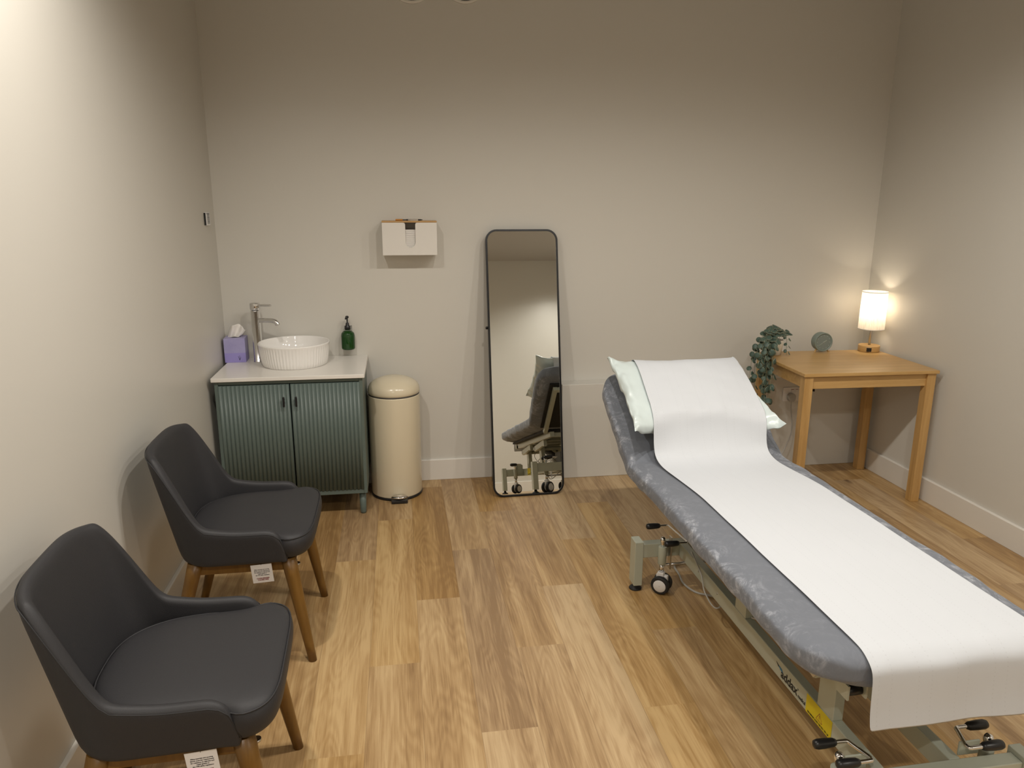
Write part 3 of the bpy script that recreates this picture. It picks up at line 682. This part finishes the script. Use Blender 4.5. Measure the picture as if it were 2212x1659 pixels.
# trailing plant
pl = thing('potted_plant', 'trailing grey-green round-leaved plant in a small cream pot', 'plant', (2.150, 3.925, TZ))
MB().lathe([(.032, 0), (.036, .002), (.043, .050), (.046, .086), (.044, .088), (.041, .080), (.040, .074)], n=40, caps=False).lathe([(.001, .0005), (.032, .0005)], n=40, caps=False).build('pot', 'pot', pl)
MB().lathe([(.001, .076), (.0405, .074)], n=30, caps=False).build('soil', 'soil', pl)
def vines():
    rnd = random.Random(3); stems = MB(); V, F, UV = [], [], []
    def leaf(p, nrm, r, asp=1.0):
        nrm = nrm.normalized(); a = nrm.cross(Vector((0, 0, 1)));
        if a.length < .01: a = Vector((1, 0, 0))
        a.normalize(); b_ = nrm.cross(a); n = 14; c0 = len(V)
        V.append(p+nrm*.0); UV.append((0, 0))
        for ring_, q in ((1, .6), (2, 1.0)):
            for i in range(n):
                t = 2*pi*i/n; V.append(p+a*(r*q*asp*cos(t))+b_*(r*q*sin(t))+nrm*(-.22*r*q*q*abs(cos(t)))); UV.append((q*cos(t), q*sin(t)))
        for i in range(n):
            j = (i+1) % n; F.append((c0, c0+1+i, c0+1+j)); F.append((c0+1+i, c0+1+n+i, c0+1+n+j, c0+1+j))
    paths = []
    # local offsets from the pot base; most trail over the left edge of the table and hang down
    for k in range(17):
        ex = -.085-.105*rnd.random(); ey = -.08-.12*rnd.random(); dz = rnd.choice([-.04, -.10, -.16, -.21, -.27])-.02*rnd.random()
        sx = rnd.uniform(-.02, .01); sy = rnd.uniform(-.015, .015); hgt = .135+.035*rnd.random()
        paths.append([(sx, sy, .078), (sx*1.2-.012, sy-.012, hgt-.012), (ex*.42, ey*.35, hgt), (ex*.8, ey*.8, hgt-.055), (ex-.01, ey, .02), (ex-.012+rnd.uniform(-.01, .014), ey-.005, dz)])
    for k in range(5):
        a = rnd.uniform(-.8, .9); L_ = .035+.02*rnd.random(); hh = .125+.03*rnd.random()
        paths.append([(0, 0, .078), (.006*k-.01, -.01, hh), (L_*cos(a)+.008, -.018-.02*rnd.random(), hh-.01)])
    paths.append([(.01, -.01, .078), (.024, -.020, .128), (.044, -.040, .105), (.047, -.046, .05), (.047, -.052, -.002+.006)])
    for pi_, p in enumerate(paths):
        c = bez(p, 8); stems.tube(c, .0011, 6)
        last = pi_ == len(paths)-1
        i = 6; side_ = 1
        while i < len(c):
            q = c[i]; d = (c[min(i+1, len(c)-1)]-c[i-1]).normalized()
            out_ = Vector((side_*.7+rnd.uniform(-.5, .5), -1.0+rnd.uniform(-.5, .5), rnd.uniform(0, 1.0)))
            if q.z > .11: out_ += Vector((-.3, 0, 2.2))
            off = Vector((side_*(.012+.004*rnd.random()), -.008, .002*side_))
            r_ = (.0115 if last else rnd.uniform(.0140, .0205))
            pos = q+off
            leaf(pos, out_, r_, .85 if last else 1.0)
            stems.tube([q, q.lerp(pos, .6)], .0007, 5)
            side_ *= -1; i += 3 if last else rnd.choice([2, 2, 3])
    st_ = stems.build('stems', 'stem', pl)
    me = bpy.data.meshes.new('foliage'); me.from_pydata([tuple(v) for v in V], [], F); uv = me.uv_layers.new(name='UVMap')
    for lp_ in me.loops: uv.data[lp_.index].uv = UV[lp_.vertex_index]
    me.polygons.foreach_set('use_smooth', [True]*len(me.polygons))
    o = bpy.data.objects.new('foliage', me); COL.objects.link(o); me.materials.append(M['leaf']); o.parent = pl
    sd = o.modifiers.new('s', 'SOLIDIFY'); sd.thickness = .0008
vines()

# socket and plug on the boxing
sk = thing('wall_socket', 'double white wall socket on the low boxing under the oak table', 'socket', (2.364, BY, .426))
MB().box(-.073, .073, -.009, 0, 0, .086).build('faceplate', 'sock', sk, bevel=.002)
for k, x in enumerate((-.014, .014)): MB().box(x-.010, x+.010, -.0118, -.0090, .056, .078).build('switch', 'sock', sk, bevel=.001)
MB().box(-.022, -.006, -.0122, -.0117, .0725, .0755).box(.006, .022, -.0122, -.0117, .0725, .0755).build('switch_marks', 'redink', sk)
pg = thing('mains_plug', 'grey plug and trailing cable in the wall socket under the table', 'plug', (2.338, BY-.0092, .455))
MB().prism([(.024*cos(R(a)), .020*sin(R(a))+.004) for a in range(0, 181, 15)]+[(-.022, -.014), (-.012, -.026), (.012, -.026), (.022, -.014)], -.030, 0, 'y').build('plug_body', 'cable', pg, bevel=.003)
MB().tube(bez([(0, -.018, -.024), (.003, -.020, -.07), (.010, -.03, -.15), (.004, -.045, -.22), (-.03, -.06, -.29), (-.075, -.08, -.36), (-.12, -.10, -.43), (-.18, -.12, -.451), (-.28, -.18, -.451)], 8), .0035, 10).build('cable', 'cable', pg)

# ------------------------------------------------------------------ treatment couch
CA = R(.45)
cc = thing('treatment_couch', 'height-adjustable treatment couch with grey plush cover and pale green steel frame', 'treatment couch', (1.275, 1.395, 0), CA)
W2, TH, MXO = .350, .103, .022
BRK, BA = 1.420, R(33)
def centre(s):
    """centre line of the padding: s metres from the foot end -> (y, z, angle)"""
    r = .10; t = r*math.tan(BA/2); s1 = BRK-t; s2 = s1+r*BA
    if s < s1: return s, .498, 0
    if s < s2:
        a = (s-s1)/r; return s1+r*sin(a), .498+r*(1-cos(a)), a
    d = s-s2; return s1+r*sin(BA)+d*cos(BA), .498+r*(1-cos(BA))+d*sin(BA), BA
S_END = 1.420+.555
def build_mattress():
    ls = []; n = 56
    ss = [0.0, .003, .008, .016, .028, .042, .056]; s = .075
    while s < S_END-.075: ss.append(s); s += .018
    ss += [S_END-q for q in (.06, .048, .034, .022, .012, .005, .001)]
    for s in ss:
        e = min(s, S_END-s); rc = .055; rt = .050
        wk = -rc+sqrt(max(0, rc*rc-(rc-min(e, rc))**2)); tk = (sqrt(max(0, rt*rt-(rt-min(e, rt))**2))/rt)
        rcp = .15; wk2 = -rcp+sqrt(max(0, rcp*rcp-(rcp-min(e+.012, rcp))**2)) if e < rcp else 0
        hw_ = W2+min(wk*.3+wk2, 0); ht = TH/2*(.30+.70*tk)
        y, z, a = centre(s); l = []
        for i in range(n):
            t = 2*pi*i/n; cx, cy = cos(t), sin(t); ex = 2/7.0; ey = 2/3.2
            X = math.copysign(abs(cx)**(2/6.0), cx)*hw_; Z = math.copysign(abs(cy)**(2/(6.5 if cy > 0 else 3.2)), cy)*ht
            if cy < 0:      # cover gathers under the pad in a wavy hem
                wv = noise.noise(Vector((s*9, cx*2, 3)))
                w3 = noise.noise(Vector((s*19, cx*2, 6))); X *= 1-.040*abs(cy)+.014*wv+.010*w3; Z += (.020*wv+.010*w3)*abs(cx)*min(1, abs(cy)*2)
            p = Vector((X, s*6, Z*3)); dn = .0045*noise.noise(Vector((X*9, s*9, Z*9+5)))+.0025*noise.noise(Vector((X*25, s*22, Z*20)))
            edge = abs(cx)**2
            X += math.copysign(dn*edge*1.6, X); Z += dn*(.35 if cy > 0 and abs(cx) < .8 else .9)
            l.append((X+MXO-.022*min(1, max(0, (s-1.15)/.6)), y-sin(a)*Z, z+cos(a)*Z))
        ls.append(l)
    return MB().loops(ls)
mt = build_mattress().build('mattress', 'velvet', cc, sub=1)
# padding boards and upper frame
MB().box(-.235, .235, .13, BRK-.02, .428, .443).build('seat_board', 'board', cc)
yb, zb_, ab = centre(S_END-.04)
def back(u, off, x):      # point on the backrest underside, u along from the hinge
    y0, z0 = BRK-.01, .498-.012
    return Vector((x, y0+u*cos(BA)+off*sin(BA), z0+u*sin(BA)-off*cos(BA)))
bb = MB(); bb.bar(back(.03, .052, 0), back(.49, .052, 0), .54, .012, (0, -sin(BA), cos(BA))); bb.build('backrest_board', 'board', cc)
bf = MB()
for sx in (-.235, .235): bf.bar(back(.0, .075, sx), back(.47, .075, sx), .028, .030, (0, -sin(BA), cos(BA)))
bf.bar(back(.455, .075, -.235), back(.455, .075, .235), .028, .026, (0, -sin(BA), cos(BA)))
bf.build('backrest_frame', 'couchpaint', cc, bevel=.003)
uf = MB()
for sx in (-.18, .18): uf.box(sx-.016, sx+.016, .16, BRK+.01, .390, .428)
for y in (.18, .55, .95, 1.36): uf.box(-.17, .17, y-.016, y+.016, .392, .426)
uf.build('upper_frame', 'couchpaint', cc, bevel=.003)
# base frame
XA, XB = -.131, .099          # outer faces of the two long rails
rl = None
for x0, x1 in ((XA, XA+.032), (XB-.032+.018, XB+.018)):
    r_ = MB().box(x0, x1, .0+.022, 1.325, .150, .212).build('base_rail', 'couchpaint', cc, bevel=.003)
    if rl is None: rl = r_
for y in (0.0, 1.335): MB().box(-.290, .262, y-.020, y+.020, .152, .214).build('crossbeam', 'couchpaint', cc, bevel=.003)
for x0, x1 in ((-.326, -.290), (.262, .298)):
    for y in (.0, 1.342):
        p = MB().box(x0, x1, y-.032, y+.032, .028, .226).build('end_post', 'couchpaint', cc, bevel=.002)
        MB().lathe([(.026, 0), (.027, .004), (.020, .011), (.011, .016), (.009, .030)], ((x0+x1)/2, y, 0), 24).build('levelling_foot', 'rubber', p)
# lift linkage: uprights, cross tubes, arms
for ys, nm in ((.20, 'a'), (.722, 'b')):
    for xo in (XA, XB+.018-.032):
        MB().box(xo+.001, xo+.031, ys, ys+.078, .212, .372).build('upright', 'couchpaint', cc, bevel=.002)
for ys in (.24, .762): MB().lathe([(.016, -.175), (.016, .165)], (0, ys, .345), 16, 'x').build('pivot_tube', 'couchpaint', cc)
for ys in (.24, .762):
    for sx in (-.165, .140):
        MB().bar((sx, ys, .345), (sx, ys+.34, .375), .022, .042).build('lift_arm', 'couchpaint', cc, bevel=.003)
        MB().lathe([(.012, -.016), (.012, .016)], (sx, ys, .345), 16, 'x').build('pivot_bolt', 'steel', cc)
for ys in (.58, 1.102):
    for sx in (-.165, .140):
        MB().box(sx-.013, sx+.013, ys-.022, ys+.022, .345, .398).build('hanger_bracket', 'couchpaint', cc, bevel=.002)
ac = MB().tube([(-.01, .95, .235), (-.01, .52, .325)], .026, 20).box(-.05, .06, .93, 1.10, .20, .30).tube([(-.01, .52, .325), (-.01, .28, .345)], .012, 12)
ac.build('lift_motor', 'darkgrey', cc)
MB().box(-.02, .05, 1.16, 1.28, .30, .395).build('control_box', 'darkgrey', cc, bevel=.006)
# hand set under the foot end
for x_ in (-.200, -.150): MB().box(x_, x_+.005, .060, .11, .390, .43).build('lever_bracket', 'couchpaint', cc)
MB().lathe([(.0, -.022), (.013, -.020), (.014, 0), (.013, .020), (0, .022)], (-.1725, .080, .405), 16, 'x', caps=False).build('lever_grip', 'black', cc)
# castors with foot levers
def castor(x, y, sg, name='castor'):
    """x,y of the stem; sg -1: levers point to -x"""
    g = MB().lathe([(.0165, .130), (.0175, .132), (.0175, .207), (.0165, .209)], (x, y, 0), 24)
    c = g.build('castor', 'couchpaint', cc)
    MB().lathe([(.0105, .090), (.0105, .132)], (x, y, 0), 20).build('castor_stem', 'chrome', c)
    mx_ = Matrix.Translation((x, y, 0)) @ Matrix.Rotation(R(52), 4, 'Z')
    MB().box(-.014, .014, -.014, .014, .072, .094).box(-.009, .009, -.030, .020, .045, .082).build('castor_yoke', 'white', c, bevel=.004, matrix=mx_)
    for sx in (-.020, .020):
        MB().lathe([(.034, -.011), (.0385, -.008), (.040, 0), (.0385, .008), (.034, .011)], (sx, -.004, .040), 40, 'x').build('tyre', 'rubber', c, matrix=mx_)
        MB().lathe([(.001, -.0128), (.025, -.0126), (.028, -.010), (.028, .010), (.025, .0126), (.001, .0128)], (sx, -.004, .040), 40, 'x', caps=False).build('wheel', 'white', c, matrix=mx_)
    MB().lathe([(.0001, .252), (.008, .250), (.0120, .243), (.0130, .236), (.0115, .228), (.0085, .222), (.0080, .209)], (x, y, 0), 24, caps=False).build('ball_knob', 'chrome', c)
    return c
def lever(xr, ya, yb_, sg, z=.25, big=False):
    """crank shaped bar: grip - bar along y - grip; grips point towards sg*x"""
    d = .052; r = .0042
    p = bez([(xr+sg*d*1.05, ya, z), (xr+sg*.014, ya, z), (xr+sg*.003, ya-.003*1, z), (xr, ya-.012, z)], 4)
    q = bez([(xr-sg*.018, yb_+.012, z), (xr-sg*.017, yb_+.003, z), (xr-sg*.010+0, yb_, z), (xr+sg*(d-.010), yb_, z)], 4)
    b = MB().tube(p+q, r if not big else .0055, 12).build('foot_lever', 'chrome', cc)
    gl_ = .060
    for (x0, y) in ((xr+sg*.036, ya), (xr+sg*.018, yb_)):
        prof = [(.008, 0), (.0115, .008), (.013, .030), (.013, .050), (.0105, .059), (.004, .062)]
        if sg < 0: prof = [(r_, -h) for r_, h in prof]
        MB().lathe(prof, (x0, y, z), 20, 'x').build('lever_grip', 'black', b)
    return b
HS = 1.342
castor(-.212, HS-.044, -1); castor(.20, HS-.044, 1)
castor(-.212, .046, -1); castor(.215, .046, 1)
lever(-.150, HS+.066, HS-.106, -1); lever(.135, HS+.066, HS-.106, 1)
lever(-.165, .082, .008, -1, .252, True); lever(.142, .082, .008, 1, .252, True)
lv = MB()
for (x, y) in ((-.185, HS-.04), (.165, HS-.04)):
    lv.box(x+.008-.003, x+.008+.003, y-.012, y+.012, .105, .248)
    lv.lathe([(.006, -.030), (.006, .10)], (x+.01 if x < 0 else x-.08, y, .122), 14, 'x')
lv.lathe([(.0055, -.18), (.0055, .18)], (0, HS-.04, .122), 14, 'x')
lv.build('brake_linkage', 'steel', cc)
for x in (-.172, .150): MB().box(x-.030, x+.030, .034, .040, .208, .248).build('lever_plate', 'couchpaint', cc, bevel=.002)
for y in (.94, 1.113): MB().lathe([(.0001, -.0012), (.004, -.001), (.004, .001)], (XA, y, .185), 12, 'x').build('bolt', 'steel', rl)
# stickers and lettering on the outer face of the left rail: text reads from head to foot
fx = XA-.0006
ft = lambda y, z: frame((fx, y, z), (0, -1, 0), (0, 0, 1))
text('lettering', 'addax', .040, 'ink', rl, ft(.423, .176), bold=.0009)
text('small_lettering', 'medical', .0165, 'ink', rl, ft(.350, .1685), bold=.0002, xs=.8)
text('trade_mark', 'TM', .006, 'ink', rl, ft(.373, .187))
MB().prism([(.503, .197), (.493, .194), (.478, .187), (.490, .187)], fx-.0002, fx+.0003, 'x').build('logo_mark', 'ink', rl)
MB().prism([(.488, .193), (.468, .190), (.459, .182), (.477, .183)], fx-.0002, fx+.0003, 'x').build('blue_logo_mark', 'blueink', rl)
MB().prism(rrect(.198, .326, .152, .2105, .002, 2), fx-.0003, fx+.0002, 'x').build('warning_sticker', 'yellow', rl)
ft2 = lambda y, z: frame((fx-.0006, y, z), (0, -1, 0), (0, 0, 1))
text('sticker_lettering', 'MAXIMUM LOAD 250 KG / 551 LB', .0078, 'ink', rl, ft2(.262, .159), bold=.00015, xs=.92)
tri = MB(); a_, b_, c_ = Vector((fx-.0006, .272, .168)), Vector((fx-.0006, .242, .168)), Vector((fx-.0006, .257, .193))
for p, q in ((a_, b_), (b_, c_), (c_, a_)): tri.bar(p, q, .0003, .0013, (0, .3, 1))
tri.box(fx-.0007, fx-.0004, .2562, .2578, .1745, .186).box(fx-.0007, fx-.0004, .2562, .2578, .171, .1725); tri.build('warning_triangle', 'redink', rl)
# cables of the lift motor
MB().tube(bez([(-.10, 1.19, .17), (-.135, 1.18, .235), (-.141, 1.07, .20), (-.140, 1.02, .14), (-.10, .98, .10), (0, 1.05, .20)], 8), .0028, 8).build('motor_cable', 'cable', cc)
MB().tube(bez([(-.02, .92, .26), (-.10, .72, .24), (-.13, .66, .25), (-.06, .55, .30), (.02, .45, .33)], 8), .0025, 8).tube(bez([(0, .90, .24), (-.08, .62, .22), (-.125, .50, .30), (-.05, .40, .36)], 8), .0022, 8).build('signal_cable', 'cable', cc)
pc = MB().tube(bez([(1.33, 2.92, .006), (1.235, 2.915, .006), (1.19, 2.885, .006), (1.182, 2.81, .006), (1.172, 2.73, .006), (1.195, 2.655, .006), (1.25, 2.615, .006), (1.33, 2.56, .006), (1.40, 2.50, .006), (1.55, 2.62, .006), (1.75, 3.1, .006), (2.0, 3.55, .006), (2.05, 3.75, .006)], 8), .0045, 10)
o = pc.build('power_cable', 'cable'); tag(o, 'grey power cable looping over the floor beneath the couch head', 'cable')

# pillow -----------------------------------------------------------------
nB = Vector((0, -sin(BA), cos(BA))); tB = Vector((0, cos(BA), sin(BA)))
P0 = Vector((0, 1.405, .552))
def pil(u, v, side):
    """u across, v up the backrest, side +1 top -1 underside, returns couch-local point"""
    sv = .035+.475*(v+1)/2
    inset = .075*(1-u*u)*max(0, -v)**3+.02*(1-u*u)*max(0, v)**4
    sv += inset if v < 0 else -inset
    x = -.006+u*.332*(1-.055*(1-v*v)**1.0*abs(u)**3)*(1-(.15*(v+1)/2 if u > 0 else 0)*abs(u))
    lift = (.088-.060*(v+1)/2)*abs(u)**(6.0 if u > 0 else 3.0)*(1-(.75*(v+1)/2 if u > 0 else 0))
    th = .064*max(0, (1-abs(u)**3.5)*(1-abs(v)**3.5))**.55
    mid = .068+lift
    p = P0+tB*sv+nB*(mid+side*th*(1.0 if side > 0 else .80))
    return Vector((x, p.y, p.z))
def wrinkle(p, amt=1.0):
    return amt*(.009*noise.noise(Vector((p.x*13, p.y*12, p.z*10)))+.0065*noise.noise(Vector((p.x*32, p.y*28, p.z*30))))
def build_pillow():
    n = 48; V, F = [], []
    idx = {}
    for sd in (1, -1):
        for i in range(n+1):
            for j in range(n+1):
                u, v = -1+2*i/n, -1+2*j/n
                u = math.copysign(1-(1-abs(u))**1.5, u) if u else 0; v = math.copysign(1-(1-abs(v))**1.5, v) if v else 0
                border = i in (0, n) or j in (0, n)
                if sd == -1 and border: idx[(sd, i, j)] = idx[(1, i, j)]; continue
                p = pil(u, v, sd)
                e = min(1-abs(u), 1-abs(v))
                k = .35+2.2*math.exp(-((1-abs(u))/.10)**2)+1.5*math.exp(-((1-abs(v))/.12)**2) if not border else .2
                w_k = wrinkle(p, k*(1 if abs(u) > .55 or sd < 0 else .3)); p = p+nB*(w_k if u < -.55 else min(w_k, 0) if sd > 0 else w_k); idx[(sd, i, j)] = len(V); V.append(p)
    for sd in (1, -1):
        for i in range(n):
            for j in range(n):
                q = [idx[(sd, i, j)], idx[(sd, i+1, j)], idx[(sd, i+1, j+1)], idx[(sd, i, j+1)]]
                F.append(q if sd > 0 else q[::-1])
    # keep clear of the paper-free mattress top: everything above the padding
    for k, p in enumerate(V):
        h = (p-P0).dot(nB)
        if h < .004: V[k] = p+nB*(.004-h)
    return MB().add(V, F, True)
pw = build_pillow().build('pillow', 'pillow', sub=1); pw.matrix_world = Matrix.Translation((1.275, 1.395, 0)) @ Matrix.Rotation(CA, 4, 'Z')
tag(pw, 'pale mint wipe-clean pillow at the raised head of the couch', 'pillow')

# couch roll paper -------------------------------------------------------
def build_paper():
    prof = [(-.026, .371), (-.020, .40), (-.016, .43), (-.014, .47), (-.013, .50), (-.011, .522), (-.005, .541), (.008, .554), (.026, .5635), (.045, .568), (.07, .5695)]
    y = .09
    while y < 1.28: prof.append((y, .5700)); y += .03
    prof += [(1.30, .5715), (1.335, .576), (1.365, .583), (1.39, .592), (1.412, .603)]
    nx = 44; rows = []; xs = [(-.198+.503*i/nx) for i in range(nx+1)]
    for (yy, zz) in prof:
        row = []
        for x in xs:
            k = .0022 if yy > .05 else .003
            q_ = min(1, max(0, (yy-.95)/.47)); xx = x-.041*q_*q_*(3-2*q_)
            zz_ = zz-.015*min(1, max(0, (zz-.371)/.15)); row.append(Vector((xx, yy, zz_+k*noise.noise(Vector((x*6, yy*5, 2)))+.0008*noise.noise(Vector((x*30, yy*20, 2)))+.001)))
            if yy < 0: row[-1].y -= .008*noise.noise(Vector((x*7, zz*3, 9)))+.004
        rows.append(row)
    def pilc(x, v, off):
        u = (x+.006)/.332
        if u > 0: u = min(.985, u*(1+.15*(v+1)/2*.9))
        p = pil(u, v, 1); p.x = x; h = (p-P0).dot(nB)
        return p+nB*off
    vs_ = [-.955, -.92, -.87, -.80, -.72, -.63, -.54, -.45, -.36, -.27, -.18, -.09, 0, .09, .18, .27, .36, .45, .54, .63, .72, .80, .87, .92, .96, .985, .995]
    n0 = len(rows)
    for v in vs_:
        row = []
        for x in xs:
            off = .007+.0035*noise.noise(Vector((x*9, v*5, 4)))+.0015*noise.noise(Vector((x*28, v*14, 4)))
            if v < -.3: off += .012*max(0, noise.noise(Vector((x*14+2, v*7, 7))))*(-v)
            row.append(pilc(x-.041+.016*(v+1)/2, v, off+.003))
        rows.append(row)
    last = rows[-1]
    for k in range(1, 7):
        rows.append([p+Vector((0, .005*k, -.030*k)) + tB*.012 for p in last])
    for it in range(3):
        for i in range(n0-4, n0+5):
            k = .5
            rows[i] = [b_.lerp((a_+c_)/2, k) for a_, b_, c_ in zip(rows[i-1], rows[i], rows[i+1])]
    V = [p for r_ in rows for p in r_]; n = nx+1; F = [(i*n+j, i*n+j+1, (i+1)*n+j+1, (i+1)*n+j) for i in range(len(rows)-1) for j in range(nx)]
    me = bpy.data.meshes.new('paper_sheet'); me.from_pydata([tuple(p) for p in V], [], F); uv = me.uv_layers.new(name='UVMap')
    vv = []; acc = 0
    for i, r_ in enumerate(rows):
        if i: acc += (rows[i][nx//2]-rows[i-1][nx//2]).length
        vv.append(acc)
    for l in me.loops:
        i, j = divmod(l.vertex_index, n); uv.data[l.index].uv = (xs[j]+.21, vv[i])
    me.polygons.foreach_set('use_smooth', [True]*len(me.polygons))
    o = bpy.data.objects.new('paper_sheet', me); COL.objects.link(o); me.materials.append(M['paper'])
    sd = o.modifiers.new('s', 'SOLIDIFY'); sd.thickness = .0006; sd.offset = 1
    s2 = o.modifiers.new('sub', 'SUBSURF'); s2.levels = 1; s2.render_levels = 1
    o.matrix_world = Matrix.Translation((1.275, 1.395, 0)) @ Matrix.Rotation(CA, 4, 'Z')
    tag(o, 'long white sheet of couch roll paper laid over the pillow and couch', 'paper')
build_paper()
